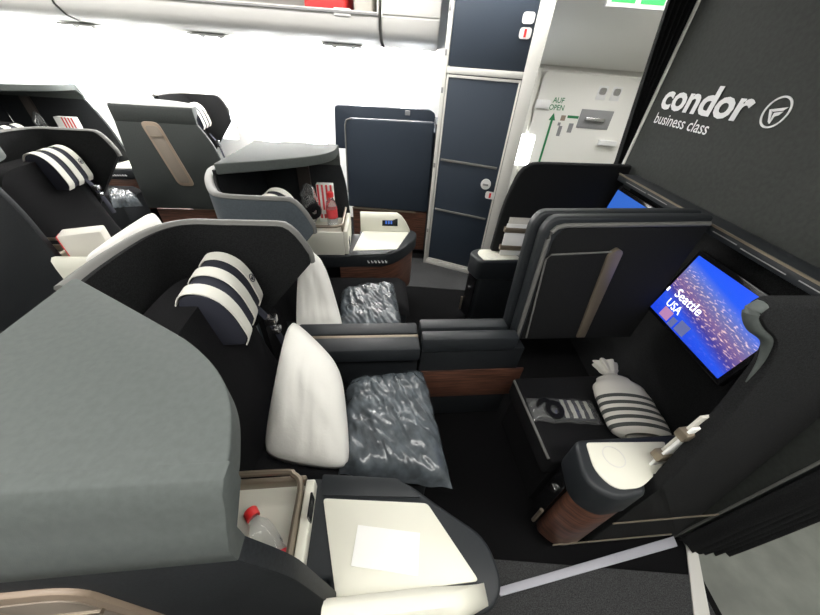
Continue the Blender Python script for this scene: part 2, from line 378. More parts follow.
def headrest_parts(par, s, c, zt=1.06, w=.25):
    """striped headrest pad: profile goes over the top and down the front, c = centre across, all local"""
    prof = [(-.345, .94), (-.355, zt - .06), (-.335, zt - .012), (-.300, zt + .002), (-.262, zt - .004), (-.228, zt - .03), (-.205, zt - .075), (-.192, zt - .13), (-.186, zt - .175), (-.20, zt - .205)]
    prof = [(p.x, p.y) for p in smooth_path([(a, z, 0) for a, z in prof], 3)]
    sk = .10      # the pad turns a little towards the aisle
    def pt(i, b): a, z = prof[i]; return (a + s * sk * (b) * 0 + (b) * sk, s * (c + b), z)
    back = [(a - 0, z) for a, z in prof]
    bm = bmesh.new()
    def strip(b0, b1, off, m, name, parent, closed=True):
        bm = bmesh.new(); R_ = []
        cenA = -.29; cenZ = zt - .12
        for (a, z) in prof:
            d = Vector((a - cenA, z - cenZ)).normalized() * off
            R_.append([bm.verts.new((a + d.x + b * sk, s * (c + b), z + d.y)) for b in [b0 + (b1 - b0) * k / 6 for k in range(7)]])
        for p, q in zip(R_, R_[1:]):
            for k in range(6): bm.faces.new((p[k], p[k + 1], q[k + 1], q[k]))
        ex = bmesh.ops.extrude_face_region(bm, geom=bm.faces[:])
        for v in [v for v in ex['geom'] if isinstance(v, bmesh.types.BMVert)]:
            d = Vector((cenA - v.co.x + 0, cenZ - v.co.z)).normalized(); v.co.x += d.x * .004; v.co.z += d.y * .004
        return mesh_obj(name, bm, m, parent, 50)
    # solid pad under the cover
    body = extrude([(a * .98 + (-.29) * .02 - w / 2 * sk, s * (c - w / 2), z - .003) for a, z in prof + [(-.30, zt - .21), (-.345, zt - .18)]][:], (w * sk, s * w, 0), .008)
    hr = mesh_obj('headrest', body, 'navy', par)
    sw = w / 5.0
    for k in (-2, 0, 2):
        strip(k * sw - sw * .5 + .0, k * sw + sw * .5, .006, 'stripe', 'white_stripe', hr)
    # small round emblem on the inner stripe
    z_ = zt - .085; cc = (-.203 + (-2 * sw) * sk + .0085, s * (c - 2 * sw), z_)
    mesh_obj('emblem', ring(cc, .013, .0155, (0, -s, 0), (-.3, 0, 1), 20, .002), 'navy', hr, 0)
    for b_ in BIRD: mesh_obj('emblem', logo_poly(b_, .012, cc, (0, -s, 0), Vector((-.3, 0, 1)).normalized(), 0), 'navy', hr, 0)
    return hr

def make_seat(name_label, origin, rz, s, hc=.25, zt=1.06, db=0, wd=.475):
    """reclining seat: cushion, back, headrest, belt. a = forward, b = across (b grows towards the console)"""
    t = thing('airline_seat', name_label, 'airplane seat', origin, rz, 'business class seats')
    def mk(nm, bm, m, sm=45):
        if s < 0:
            pass
        return mesh_obj(nm, bm, m, t, sm)
    # cushion
    def cushion(u_, v_):
        a = -.26 + u_ * .72; b = .205 + db + v_ * wd
        ed = min(1, min(u_, 1 - u_) * 12) * min(1, min(v_, 1 - v_) * 10)
        return (a, s * b, .40 + .06 * ed ** .5 + .012 * math.sin(v_ * PI))
    bm = grid(cushion, 24, 20)
    mk('seat_cushion', bm, 'fabric', 60)
    mk('seat_base', prism([(-.30, s * (.215 + db)), (.44, s * (.215 + db)), (.44, s * (.195 + wd + db)), (-.30, s * (.195 + wd + db))], .02, .40, .01), 'shell')
    # backrest, a padded slab with shoulders
    def back(u_, v_):
        # u across, v up
        b = .12 + db + u_ * (wd + .065); ax = abs(u_ - .5) * 2
        z = .44 + v_ * .58 - .10 * ax ** 6 * v_
        a = -.20 - v_ * .12 - .015 * math.sin(v_ * PI)
        bulge = .05 * (1 - ax ** 4) + .02
        wing = .05 * ax ** 3 * v_
        return Vector((a + bulge - .03 + wing, s * b, z))
    bm = bmesh.new(); NU, NV = 20, 16
    g = [[bm.verts.new(back(i / NU, j / NV)) for j in range(NV + 1)] for i in range(NU + 1)]
    h = [[bm.verts.new(back(i / NU, j / NV) - Vector((.13 - .06 * (abs(i / NU - .5) * 2) ** 4, 0, 0))) for j in range(NV + 1)] for i in range(NU + 1)]
    for i in range(NU):
        for j in range(NV):
            bm.faces.new((g[i][j], g[i + 1][j], g[i + 1][j + 1], g[i][j + 1])); bm.faces.new((h[i][j], h[i][j + 1], h[i + 1][j + 1], h[i + 1][j]))
    for i in range(NU):
        bm.faces.new((g[i][NV], g[i + 1][NV], h[i + 1][NV], h[i][NV])); bm.faces.new((g[i][0], h[i][0], h[i + 1][0], g[i + 1][0]))
    for j in range(NV):
        bm.faces.new((g[0][j], g[0][j + 1], h[0][j + 1], h[0][j])); bm.faces.new((g[NU][j], h[NU][j], h[NU][j + 1], g[NU][j + 1]))
    mk('backrest', bm, 'fabric', 60)
    headrest_parts(t, s, hc, zt)
    # shoulder belt with buckle down the wing side
    bs = [(-.215, s * (.20 + db), .90), (-.17, s * (.205 + db), .83), (-.14, s * (.21 + db), .74), (-.12, s * (.215 + db), .64)]
    sb = mesh_obj('seat_belt', tube(smooth_path(bs, 5), .016, 8, .25), 'navy', t)
    mesh_obj('buckle', box(-.175, -.135, *sorted((s * (.185 + db), s * (.225 + db))), .80, .835, .006), 'metal', sb)
    mesh_obj('buckle', box(-.155, -.125, *sorted((s * (.20 + db), s * (.235 + db))), .765, .79, .005), 'metal', sb)
    return t

def make_shell(label, origin, rz, s, wing_b=.06, side=1.0, hood_da=0, hood_rear=-.43, zw=1.15, zh=1.20, rear_flare=-.75, front_low=.12, wing_tip=.0, lean=0.0, shoulder=1.0, skirt=False, pocket=True, fwd=0, low=.05, panel='shell', pk_c=(-.255, .71)):
    """privacy shell: curved wall round the head with rim, hood over the side console, aisle side panel with pocket"""
    t = thing('privacy_shell', label, 'seat shell', origin, rz, 'privacy shells of the seats')
    wb = wing_b
    path = [(wing_tip, wb), (wing_tip - .12, wb - .004), (-.28, wb - .004), (-.38, wb - .004), (-.445, wb + .028), (-.485, wb + .10), (-.50, wb + .20), (-.505, wb + .31), (-.50, wb + .40)] if s < 0 else [(wing_tip, wb), (wing_tip - .12, wb - .004), (-.28, wb), (-.38, wb + .012), (-.44, wb + .065), (-.52, wb + .22), (-.57, wb + .36), (-.575, wb + .43)]
    sp = smooth_path([(x, y, 0) for x, y in path], 6); n = len(sp); P = []
    for p in sp:
        d = wing_tip - p.x            # distance behind the tip
        zt = zw - (.11 * max(0, 1 - d / .09) ** 2 if p.y < wb + .03 else 0)
        zb = max(.08, 1.0 - d * 1.15) if (p.y < wb + .03) else .08
        zb = min(zb, zt - .03)
        P.append((p.x, s * p.y, zb, zt))
    mesh_obj('shell_wall', wall(P, -.03 * s), 'felt', t, 50)
    out = [(x, y, z0, z1) for x, y, z0, z1 in P]
    mesh_obj('outer_skin', wall([(x, y - s * 0.0, z0 + .005, z1 - .004) for x, y, z0, z1 in P], .012 * s), 'outer', t, 50)
    rimp = [Vector((x, y + s * .008, z1)) for x, y, z0, z1 in P]
    tipd = [Vector((wing_tip + .004 - .03 * (1 - k / 4) ** 0 * 0, s * (wb + .008), P[0][3] - .02 * k)) for k in range(3, 0, -1)]
    mesh_obj('rim', tube(tipd[1:] + rimp, .018, 8, .6), 'rim', t, 60)
    # hood
    hp = [(hood_rear, .49), (-.22 + hood_da, .62), (-.08 + hood_da, .71), (-.01 + hood_da, .775), (.035 + hood_da, .84), (.06 + hood_da, .92), (.065 + hood_da, side - .055), (hood_rear + .02, side - .055)]
    hp = fillet(hp, [.02, .1, .08, .05, .05, .04, .01, .01], 4)
    hb = prism([(a, s * b) for a, b in hp], zh - .05, zh, .017, 4)
    mesh_obj('hood', hb, 'hood', t, 50)
    sk_ = [(a - (.026 if a > hood_rear + .05 else 0), b + (.008 if b < side - .1 else 0)) for a, b in hp]
    if skirt: mesh_obj('hood_skirt', prism([(a, s * b) for a, b in sk_], zh - .11, zh - .045, .006), 'edge', t, 50)
    # rounded shoulder that leads into the aisle side panel
    fr = .065 + hood_da
    k = shoulder; prof = [(side - .078, zh + .0008), (side - .055, zh + .0004), (side - .040 * k, zh - .012 * k), (side - .030 * k, zh - .036 * k), (side - .016 * k, zh - .058 * k), (side, zh - .088 * k), (side, zh - .13), (side - .03, zh - .13), (side - .03, zh - .09), (side - .078, zh - .052)]
    mesh_obj('hood_shoulder', extrude([(hood_rear + .02, s * b, z) for b, z in prof], (fr - hood_rear - .02, 0, 0), .003), 'hood' if shoulder > .5 else panel, t, 40)
    # side panel
    sp_ = [(hood_rear + .02, zh - .128), (fr + fwd, zh - .128), (fr + fwd + (front_low - fwd - .065) * .55, .95), (front_low + hood_da, .60), (front_low + hood_da + .0, low), (rear_flare, low), (rear_flare, .55)]
    sp_ = fillet(sp_, [0, 0, .1, .05, 0, 0, .2], 4)
    pan = mesh_obj('side_panel', extrude([(a, s * (side - .03), z) for a, z in sp_], (0, s * .03, 0), .004), panel, t, 40)
    # pocket with a bronze frame sunk into the side panel
    def pk(u_, v_, off):
        return (pk_c[0] + lean * u_ + v_, s * (side + off), pk_c[1] - u_)
    L_, W_ = (.27, .075)
    if pocket:
        o_ = fillet([(-L_, -W_), (L_, -W_), (L_, W_), (-L_, W_)], .05); i_ = fillet([(-L_ + .03, -W_ + .022), (L_ - .03, -W_ + .022), (L_ - .03, W_ - .022), (-L_ + .03, W_ - .022)], .035)
        fr_ = mesh_obj('pocket_frame', extrude([pk(u_, v_, -.004) for u_, v_ in o_], (0, s * .012, 0), .004), 'gold', t)
        mesh_obj('pocket_inlay', extrude([pk(u_, v_, .006) for u_, v_ in i_], (0, s * .004, 0), .001), mat('pocket_fill', (.24, .20, .16), .6) if 'pocket_fill' not in bpy.data.materials else bpy.data.materials['pocket_fill'], fr_)
        mesh_obj('pocket_bar', extrude([pk(u_, v_, .008) for u_, v_ in [(-L_ * .60, -W_ + .02), (-L_ * .56, -W_ + .02), (-L_ * .56, W_ - .02), (-L_ * .60, W_ - .02)]], (0, s * .006, 0)), 'bronze', fr_)
    # inner back wall of the hood nook with coat hook
    mesh_obj('nook_back', extrude([(hood_rear + .0, s * .50, z) for z in (.60, zh - .03)] + [(hood_rear + .03, s * (side - .03), z) for z in (zh - .03, .60)], (-.015, 0, 0)), 'shell', t)
    mesh_obj('coat_hook', ring((hood_rear + .035, s * .60, .98), .022, .032, (0, s, 0), (0, 0, 1), 20, -.008 * s), 'metal', t)
    mesh_obj('nook_post', box(hood_rear + .30 + hood_da, hood_rear + .38 + hood_da, *(sorted((s * (side - .06), s * (side - .035)))), .62, zh - .13), 'brown', t)
    return t

def make_console(label, origin, rz, s, side=1.0, da=0, front=.56, icons=True, inner=.69, tz=.60, panel=True):
    """side console: dark body with cream table, raised lip, storage tray with bronze rail and walnut nose"""
    t = thing('side_console', label, 'console table', origin, rz, 'side consoles with cream tables')
    ii = inner
    top = [(-.40, ii), (.32, ii + .03), (.435, ii + .12), (front, side - .10), (front + .015, side + .0), (front - .03, side + .05), (.13, side + .05), (.13, side - .045), (-.40, side - .045)]
    top = fillet([(a + da, b) for a, b in top], [0, .08, .08, .06, .04, .05, 0, 0, 0], 5)
    mesh_obj('console_top', prism([(a, s * b) for a, b in top], .50, .595, .012, 3), 'edge', t, 45)
    nose = fillet([(.0 + da, ii + .02), (.31 + da, ii + .05), (.42 + da, ii + .13), (front - .02 + da, side - .08), (front - .01 + da, side), (front - .05 + da, side + .03), (.14 + da, side + .03), (.14 + da, side - .04), (0 + da, side - .04)], [0, .08, .08, .06, .04, .04, 0, 0, 0], 5)
    mesh_obj('walnut_skirt', prism([(a, s * b) for a, b in nose], .16, .50, .004), 'wood', t, 45)
    kick = [(.0 + da, ii + .05), (.30 + da, ii + .08), (front - .08 + da, side - .05), (front - .1 + da, side), (0 + da, side - .05)]
    mesh_obj('kick_plate', prism([(a, s * b) for a, b in kick], .006, .16), 'fabric', t)
    tab = fillet([(.09 + da, ii + .08), (.40 + da, ii + .115), (.51 + da, side - .01), (.15 + da, side - .005)], .012)
    mesh_obj('table_inlay', prism([(a, s * b) for a, b in tab], .590, .600, .002), 'white', t)
    # flap of the dark worktop towards the seat
    mesh_obj('flap', prism([(a, s * b) for a, b in fillet([(.08 + da, ii + .012), (.315 + da, ii + .04), (.385 + da, ii + .098), (.085 + da, ii + .072)], .01)], .592, .602, .003), 'edge', t)
    # cream raised lip on the aisle side
    lp = []
    for k in range(12):
        f = k / 11; a = .135 + f * .385; b = side + .045 - (.035 * max(0, f - .75) * 4 * .8)
        lp.append((a + da, b))
    bm = bmesh.new(); rows = []
    for a, b in lp:
        f = (a - da - .135) / .385; hgt = .735 if f < .7 else .735 - .13 * ((f - .7) / .3) ** 2
        rows.append([bm.verts.new((a, s * bb, z)) for bb, z in ((b - .055 * (1 - .7 * max(0, f - .7) / .3), .594), (b - .040 * (1 - .6 * max(0, f - .7) / .3), .594 + (hgt - .594) * .75), (b - .022, .594 + (hgt - .594) * .96), (b, hgt), (b + .016, .594 + (hgt - .594) * .9), (b + .02, .594 + (hgt - .594) * .6), (b + .02, .56), (b - .05, .56))])
    for p, q in zip(rows, rows[1:]):
        for k in range(8): bm.faces.new((p[k], p[(k + 1) % 8], q[(k + 1) % 8], q[k]))
    bm.faces.new(rows[0][::-1]); bm.faces.new(rows[-1])
    lip = mesh_obj('raised_lip', bm, 'white', t, 50)
    if panel:
        mesh_obj('control_panel', extrude([(a + da, s * (side - .003 + off), z) for a, off, z in ((.30, 0, .645), (.42, 0, .645), (.42, .016, .70), (.30, .016, .70))], (0, -s * .006, 0), .002), 'black', lip)
        for k in range(3): mesh_obj('control_light', extrude([(a + da, s * (side - .006 + off), z) for a, off, z in ((.325 + k * .02, .004, .660), (.337 + k * .02, .004, .660), (.337 + k * .02, .010, .684), (.325 + k * .02, .010, .684))], (0, -s * .004, 0)), 'bluescreen', lip)
    # storage tray
    tx0, tx1, ty0, ty1 = -.385 + da, .04 + da, ii + .03, side - .05
    tr = mesh_obj('tray', prism([(a, s * b) for a, b in [(tx0, ty0), (tx1, ty0), (tx1, ty1), (tx0, ty1)]], .592, tz), 'white', t)
    for q, (x0, x1, y0, y1) in enumerate(((tx0, tx1, ty0 - .004, ty0 + .012), (tx1 - .0, tx1 + .028, ty0 + .01, ty1))):
        mesh_obj('tray_side', box(x0, x1, *sorted((s * y0, s * y1)), .592, tz + .04, .006, 3), 'white' if q or tz > .65 else 'bronze', tr)
    mesh_obj('socket', box(tx1 + .026, tx1 + .031, *sorted((s * (ty0 + .06), s * (ty0 + .12))), .625, .675), 'black', tr)
    rail = [(tx0, ty0, tz + .075), (tx1 - .08, ty0, tz + .075), (tx1 - .03, ty0 + .01, tz + .075), (tx1 - .005, ty0 + .04, tz + .075), (tx1 - .003, ty0 + .12, tz + .075), (tx1 - .003, ty1, tz + .075)]
    mesh_obj('rail', tube(smooth_path([(a, s * b, z) for a, b, z in rail], 4), .009, 8), 'bronze', t)
    mesh_obj('rail_plate', box(tx1 - .012, tx1 - .002, *sorted((s * (ty0 + .04), s * ty1)), tz, tz + .073, .002), 'bronze', t)
    if icons:      # six tiny lit seat pictograms on the edge of the console
        for k in range(6):
            a = .20 + k * .024 + da; b = ii + .0155 + .042 * (a - da - .0) - .004; z = .545
            mesh_obj('seat_icon', extrude([(a + x, s * (b - .004), z + zz) for x, zz in ((-.007, .009), (-.003, .009), (.001, -.002), (.008, -.002 + (k % 3) * .003), (.008, -.007), (-.002, -.007))], (0, s * .012, 0)), 'letter', t, 0)
    return t

ROT = TH
# ---- the two centre seats in the front row (a along the cabin, b across)
def place(dx, dy): return (ORG.x + dx, ORG.y + dy, 0)
make_shell('dark shell and broad grey hood wrapped round the near front seat, beside the near aisle', place(0, 0), ROT, -1, skirt=True, hood_da=-.004, front_low=.155, side=1.01, pk_c=(-.24, .755), fwd=.0)
make_seat('black seat with striped headrest, plump pillow and bagged duvet beside the near aisle', place(0, 0), ROT, -1)
make_console('cream side table with a blank card on it beside the near aisle', place(0, 0), ROT, -1, panel=False, icons=False)
make_shell('dark shell with grey hood over popcorn bag and bottle, beside the far aisle', place(0, 0), ROT, 1, wing_b=.185, side=1.12, hood_da=-.05, hood_rear=-.52, wing_tip=-.03)
make_seat('black seat across the low divider, almost hidden by its shell', place(0, 0), ROT, 1, hc=.47, db=.10, wd=.37)
make_console('cream side table with walnut nose and no card on it, beside the far aisle', place(0, 0), ROT, 1, side=1.10, tz=.72)
# ---- row behind and the window column
p2 = place(-1.74, 1.22)
make_shell('dark shell of the row behind, its wing tip before the bright window wall', p2, ROT, -1, rear_flare=-.5, pocket=False)
make_seat('black seat with striped headrest in the row behind, crumpled white pillow beside it', p2, ROT, -1)
make_console('side console carrying a cream paper bag in the row behind', p2, ROT, -1)
p3 = place(-1.80, 2.89)
t = make_shell('charcoal window seat shell with bronze pocket on its slanted side', p3, ROT, -1, hood_rear=-.62, rear_flare=-.66, zh=1.23, zw=1.25, front_low=.22, lean=.22, shoulder=.25, low=.34, panel='panel', pk_c=(-.265, .84))
mesh_obj('bronze_line', box(-.25, .20, -.985, -.965, .325, .338), 'bronze', t)
mesh_obj('walnut_base', box(-.60, .20, -.98, -.94, .006, .325), 'wood', t)
make_seat('window seat with striped headrest edge showing past the bronze pocket shell', p3, ROT, -1, zt=1.17)
p4 = place(-2.89, 1.35)
make_shell('rearmost window seat shell with pale hood top over a popcorn bag', p4, ROT, 1, wing_b=.185, side=1.12, hood_da=-.05, hood_rear=-.80, zh=1.29, wing_tip=-.25, front_low=.24)
make_seat('rearmost window seat with a bagged duvet on its cushion', p4, ROT, 1, hc=.44, db=.10, wd=.37, zt=1.0)
make_console('dark side console with walnut nose under the rearmost hood', p4, ROT, 1, side=1.10, tz=.72)

# low divider between the two front seats
t = thing('centre_divider', 'low dark padded divider between the two front seats with bronze line and walnut trim', 'divider', tuple(Wl(0, -.10, 0)), TH)
def dv(a0, a1, b0, b1, z0, z1, bv=.006): return box(a0, a1, b0 + .10, b1 + .10, z0, z1, bv)
mesh_obj('armrest', dv(-.12, .452, -.195, -.105, .54, .62, .012), 'edge', t)
mesh_obj('armrest', dv(-.12, .452, -.085, -.005, .54, .62, .012), 'edge', t)
mesh_obj('bronze_line', dv(-.15, .452, -.104, -.086, .54, .612, .002), 'bronze', t)
mesh_obj('divider_body', dv(-.10, .45, -.16, -.02, .02, .54), 'shell', t)
mesh_obj('rail_cap', dv(.462, .93, -.165, -.10, .56, .65, .012), 'edge', t)
mesh_obj('rail_cap', dv(.462, .90, -.085, -.015, .56, .65, .012), 'edge', t)
mesh_obj('rail_body', dv(.462, .98, -.155, -.02, .02, .57, .004), 'shell', t)
mesh_obj('walnut_trim', dv(.464, 1.02, -.160, -.150, .20, .42, .002), 'wood', t)

# upright partition between the two foot areas
t = thing('privacy_partition', 'upright dark partition with rounded frame and bronze bar between the foot areas', 'partition', tuple(Wl(0, 0, 0)), TH)
def pouter(o=0): return fillet([(.925 + o, .575), (.89 + o, 1.165), (.92 + o, 1.215), (1.585, 1.235), (1.585, .575)], [0, .05, .05, 0, 0], 4)
mesh_obj('panel', extrude([(a, -.10, z) for a, z in pouter()], (0, .045, 0), .012, 3), 'edge', t, 50)
mesh_obj('panel', extrude([(a, -.045, z) for a, z in pouter(-.022)], (0, .045, 0), .012, 3), 'edge', t, 50)
inn = fillet([(.975, .58), (.945, 1.13), (.975, 1.175), (1.58, 1.195), (1.58, .58)], [0, .05, .05, 0, 0], 4)
mesh_obj('felt_face', extrude([(a, -.104, z) for a, z in inn], (0, .01, 0), .002), 'felt', t, 50)
ed = [(.945, .58), (.885, 1.17), (.915, 1.222), (1.655, 1.236)]
mesh_obj('frame_bead', tube([(a, -.102, z) for a, z in [(.953, .58), (.922, 1.13), (.927, 1.158), (.942, 1.176), (.968, 1.184), (1.575, 1.206)]], .010, 8), 'rim', t, 60)
dp = fillet([(.995, .60), (.935, 1.06), (1.21, 1.08), (1.27, .60)], [0, .03, .01, 0], 4)
d_ = mesh_obj('sliding_door', extrude([(a, -.112, z) for a, z in dp], (0, .012, 0), .003), 'felt', t)
mesh_obj('door_bead', tube([(a, -.113, z) for a, z in [(.995, .60), (.938, 1.045), (.955, 1.065), (1.225, 1.082)]], .004, 6), 'rim', d_)
mesh_obj('bronze_bar', extrude([(a, -.122, z) for a, z in fillet([(1.195, 1.07), (1.225, 1.10), (1.255, 1.085), (1.305, .60), (1.26, .60)], [.01, .01, .01, 0, 0], 3)], (0, .022, 0), .004), 'bronze', t)

# ledge along the bulkhead over the screens, pieces of the foot area
t = thing('bulkhead_ledge', 'dark shelf along the bulkhead above the screens with thin bronze edge', 'ledge', (XB, 1.3, 1.1))
LX = 1.19 - XB
mesh_obj('shelf', prism([(LX, -.64), (LX, .68), (-.001, .68), (-.001, -.64)], .06, .098, .006), 'edge', t)
mesh_obj('bronze_edge', box(LX - .002, LX + .006, -.64, -.075, .094, .101), 'bronze', t)
mesh_obj('bronze_edge', box(LX - .002, LX + .006, .08, .68, .094, .101), 'bronze', t)
for y0, y1, z in ((-.22, -.10, .078), (-.42, -.24, .074), (-.62, -.46, .078), (.20, .36, .078), (.38, .58, .076)):
    mesh_obj('printed_line', box(LX - .0015, LX + .0, y0, y1, z, z + .003), 'grey', t)
mesh_obj('back_panel', box(-.014, -.002, -.70, .66, -1.09, .06), 'felt', t)

def monitor(label, c, w, h, tilt, m, words=None):
    t = thing('seat_monitor', label, 'monitor', c, 0, 'seat monitors on the bulkhead')
    T = Matrix.Rotation(tilt, 4, 'Y')
    mesh_obj('housing', box(.004, .03, -w / 2 - .02, w / 2 + .02, -h / 2 - .02, h / 2 + .02, .006), 'black', t, matrix=T)
    bm = bmesh.new(); uvl = bm.loops.layers.uv.new()
    vs = [bm.verts.new(p) for p in ((0, w / 2, -h / 2), (0, -w / 2, -h / 2), (0, -w / 2, h / 2), (0, w / 2, h / 2))]
    vb = [bm.verts.new(v.co + Vector((.006, 0, 0))) for v in vs]
    f = bm.faces.new(vs); bm.faces.new(vb[::-1])
    for i in range(4): bm.faces.new((vs[i], vs[(i + 1) % 4], vb[(i + 1) % 4], vb[i]))
    for f in bm.faces:
        for l in f.loops: l[uvl].uv = ((w / 2 - l.vert.co.y) / w, (l.vert.co.z + h / 2) / h)
    sc = mesh_obj('screen', bm, m, t, 0, matrix=T)
    if words:
        for body, y, z, wd, ht in words:
            o = text_obj(body, 'screentext', sc, (-.002, y, z), (0, -1, 0), (0, 0, 1), wd, ht, .008, .0)
            o.name = 'screen_lettering'
        for y0, y1, z0, z1, mm in ((.10, .155, -.135, -.09, 'pinkp'), (-.005, .05, -.135, -.085, 'bluep'), (.06, .09, -.14, -.10, 'bluep'), (.205, .215, -.04, -.02, 'screentext')):
            mesh_obj('screen_tile', box(-.0015, -.0005, y0, y1, z0, z1), mm, sc)
    return t
M['screentext'] = mat('screen_text', (.9, .9, 1), .3, emit=((.9, .92, 1), .9))
M['pinkp'] = mat('screen_pink', (.1, .1, .1), .3, emit=((.5, .22, .48), .6))
M['bluep'] = mat('screen_blue', (.1, .1, .1), .3, emit=((.10, .13, .36), .6))
monitor('large lit screen with a night city picture and white words, in the near foot area', (1.18, .985, .93), .43, .285, math.radians(10), 'screen',
        (('Seattle', .165, -.035, .15, .04), ('USA', .165, -.085, .085, .035)))
monitor('lit blue screen seen over the partition in the far foot area', (1.2, 1.765, .985), .40, .25, math.radians(8), 'bluescreen')

# near foot area: front console, ottoman, wing
def front_console(label, s, bo=0, aof=0):
    t = thing('foot_console', label, 'console', tuple(Wl(0, 0, 0)), TH, 'foot consoles with cream tops')
    b0, b1 = .645 + bo, .845 + bo
    aB = 1.24 if s < 0 else 1.66
    out = fillet([(.955 + aof, b0), (.915 + aof, b1 - .06), (.985 + aof, b1), (1.15 + aof, b1 - .015), (aB, b1 - .05), (aB, b0)] if s > 0 else [(.955, b0), (.915, b1 - .06), (.985, b1), (1.10, b1 - .012), (1.13, b1 - .065), (1.59, b1 - .085), (1.59, b0)], [.03, .06, .07, .03, 0, 0] if s > 0 else [.03, .06, .07, .02, .01, 0, 0], 5)
    mesh_obj('top', prism([(a, s * b) for a, b in out], .46, .612, .016, 3), 'edge', t, 45)
    ins = fillet([(.99 + aof, b0 + .015), (.965 + aof, b1 - .09), (1.0 + aof, b1 - .03), (1.09 + aof, b1 - .03), (1.22 + aof, b1 - .09), (1.29 + aof, b0 + .03)], [.012, .04, .04, .03, .03, .012], 4)
    mesh_obj('cream_inlay', prism([(a, s * b) for a, b in ins], .605, .617, .002), 'white', t)
    mesh_obj('inlay_ring', ring((1.06 + aof, s * (b0 + .07), .6172), .034, .037, (1, 0, 0), (0, 1, 0), 28, .001), 'frame', t)
    bd = fillet([(.985 + aof, b0 + .01), (.945 + aof, b1 - .075), (1.0 + aof, b1 - .015), (1.15 + aof, b1 - .03), (aB, b1 - .06), (aB, b0 + .01)] if s > 0 else [(.985, b0 + .01), (.945, b1 - .075), (1.0, b1 - .015), (1.10, b1 - .025), (1.12, b1 - .07), (1.58, b1 - .09), (1.58, b0 + .01)], [.03, .06, .07, .03, 0, 0] if s > 0 else [.03, .06, .07, .02, .01, 0, 0], 5)
    mesh_obj('console_body', prism([(a, s * b) for a, b in bd], .08, .46, .003), 'shell', t, 45)
    ns = fillet([(.948 + aof, b1 - .10), (.938 + aof, b1 - .07), (.995 + aof, b1 - .008), (1.085 + aof, b1 - .014), (1.085 + aof, b1 - .05), (.97 + aof, b1 - .10)], [0, .05, .07, 0, 0, 0], 5)
    mesh_obj('walnut_nose', prism([(a, s * b) for a, b in ns], .08, .46, .002), 'wood', t, 45)
    mesh_obj('plinth', prism([(a + (.02 if a < 1.3 else 0), s * (b - .02)) for a, b in bd], .006, .08), 'fabric', t, 45)
    dr = mesh_obj('inner_door', prism([(a, s * b) for a, b in ((.972 + aof, b0 + .02), (.938 + aof, b1 - .10), (.930 + aof, b1 - .10), (.964 + aof, b0 + .02))], .1, .455), 'black', t)
    mesh_obj('pull_handle', tube([(.92 + aof, s * (b1 - .10), .12), (.918 + aof, s * (b1 - .10), .24)], .008), 'bronze', dr)
    mesh_obj('latch', box(.935 + aof, .955 + aof, *sorted((s * (b0 + .05), s * (b0 + .075))), .34, .37, .004), 'metal', dr)
    return t
front_console('dark foot console with cream top and ring mark beside the near aisle', -1)
front_console('dark foot console with cream top and walnut end across the partition', 1, -.03)
# side trim lines on the aisle face of the near console
t = thing('ottoman', 'black padded ottoman in the near foot area', 'ottoman', tuple(Wl(0, 0, 0)), TH)
mesh_obj('cushion', box(.94, 1.585, -.635, -.215, .30, .42, .02, 3), 'fabric', t)
mesh_obj('base', box(.985, 1.585, -.625, -.22, .01, .30), 'fabric', t)
mesh_obj('piping', tube([Wl(.942, -.62, .415) - Wl(0, 0, 0)] and [(.942, -.62, .413), (.942, -.23, .413)], .006), 'rim', t)

# near wing: rises from the outer edge of the console, leans inwards, its top sweeps back towards the seat
t = thing('foot_wing', 'dark side wing with rounded grey corner rising beside the near foot console', 'side wing', (.79, .42, 0), 0, 'side wings of the foot areas')
def wy(x, z): return .20 * max(0, z - .60) + .135 * x
wp = [(.49, .05), (.49, 1.265), (.0, 1.265), (-.02, 1.235), (.015, 1.205), (.075, 1.17), (.105, 1.10), (.100, .93), (.08, .81), (.05, .64), (.05, .05)]
wp = fillet(wp, [0, 0, .05, .02, .02, .03, .05, .05, .03, .03, 0], 4)
bm = bmesh.new()
A_ = [bm.verts.new((x, wy(x, z), z)) for x, z in wp]; B_ = [bm.verts.new((x, wy(x, z) + .045, z)) for x, z in wp]
bm.faces.new(A_); bm.faces.new(B_[::-1])
for k in range(len(A_)): bm.faces.new((A_[k], A_[(k + 1) % len(A_)], B_[(k + 1) % len(A_)], B_[k]))
bmesh.ops.recalc_face_normals(bm, faces=bm.faces); bev(bm, .010, 3, 45)
bmesh.ops.triangulate(bm, faces=[f for f in bm.faces if len(f.verts) > 8])
mesh_obj('panel', bm, 'felt', t, 35)
bd = smooth_path([(.0, 0, 1.255), (-.019, 0, 1.235), (.012, 0, 1.20), (.072, 0, 1.165), (.102, 0, 1.10), (.103, 0, 1.03)], 5)
mesh_obj('edge_bead', tube([(p.x, wy(p.x, p.z) + .022, p.z) for p in bd], [.006] + [.016 * min(1, (len(bd) - 1 - k) / 12 + .1) for k in range(1, len(bd))], 8), 'hood', t, 60)
for z_, x0, x1 in ((.33, .03, .47), (.10, -.12, .42)):
    mesh_obj('trim_line', extrude([(x0, wy(x0, .3) - .002, z_), (x1, wy(x1, .3) - .002, z_), (x1, wy(x1, .3) - .002, z_ + .008), (x0, wy(x0, .3) - .002, z_ + .008)], (0, -.004, 0)), 'bronze', t)
# far wing
t = thing('foot_wing', 'tall dark side wing with rounded corner behind the partition, holding magazines', 'side wing', (.56, 1.99, .614), math.radians(4), 'side wings of the foot areas')
wp = fillet([(-.01, 0), (.0, .36), (.06, .60), (.74 - .01, .62), (.74 - .01, 0)], [0, .3, .1, 0, 0], 5)
mesh_obj('panel', extrude([(x, 0, z) for x, z in wp], (0, .05, 0), .014, 3), 'felt', t, 50)
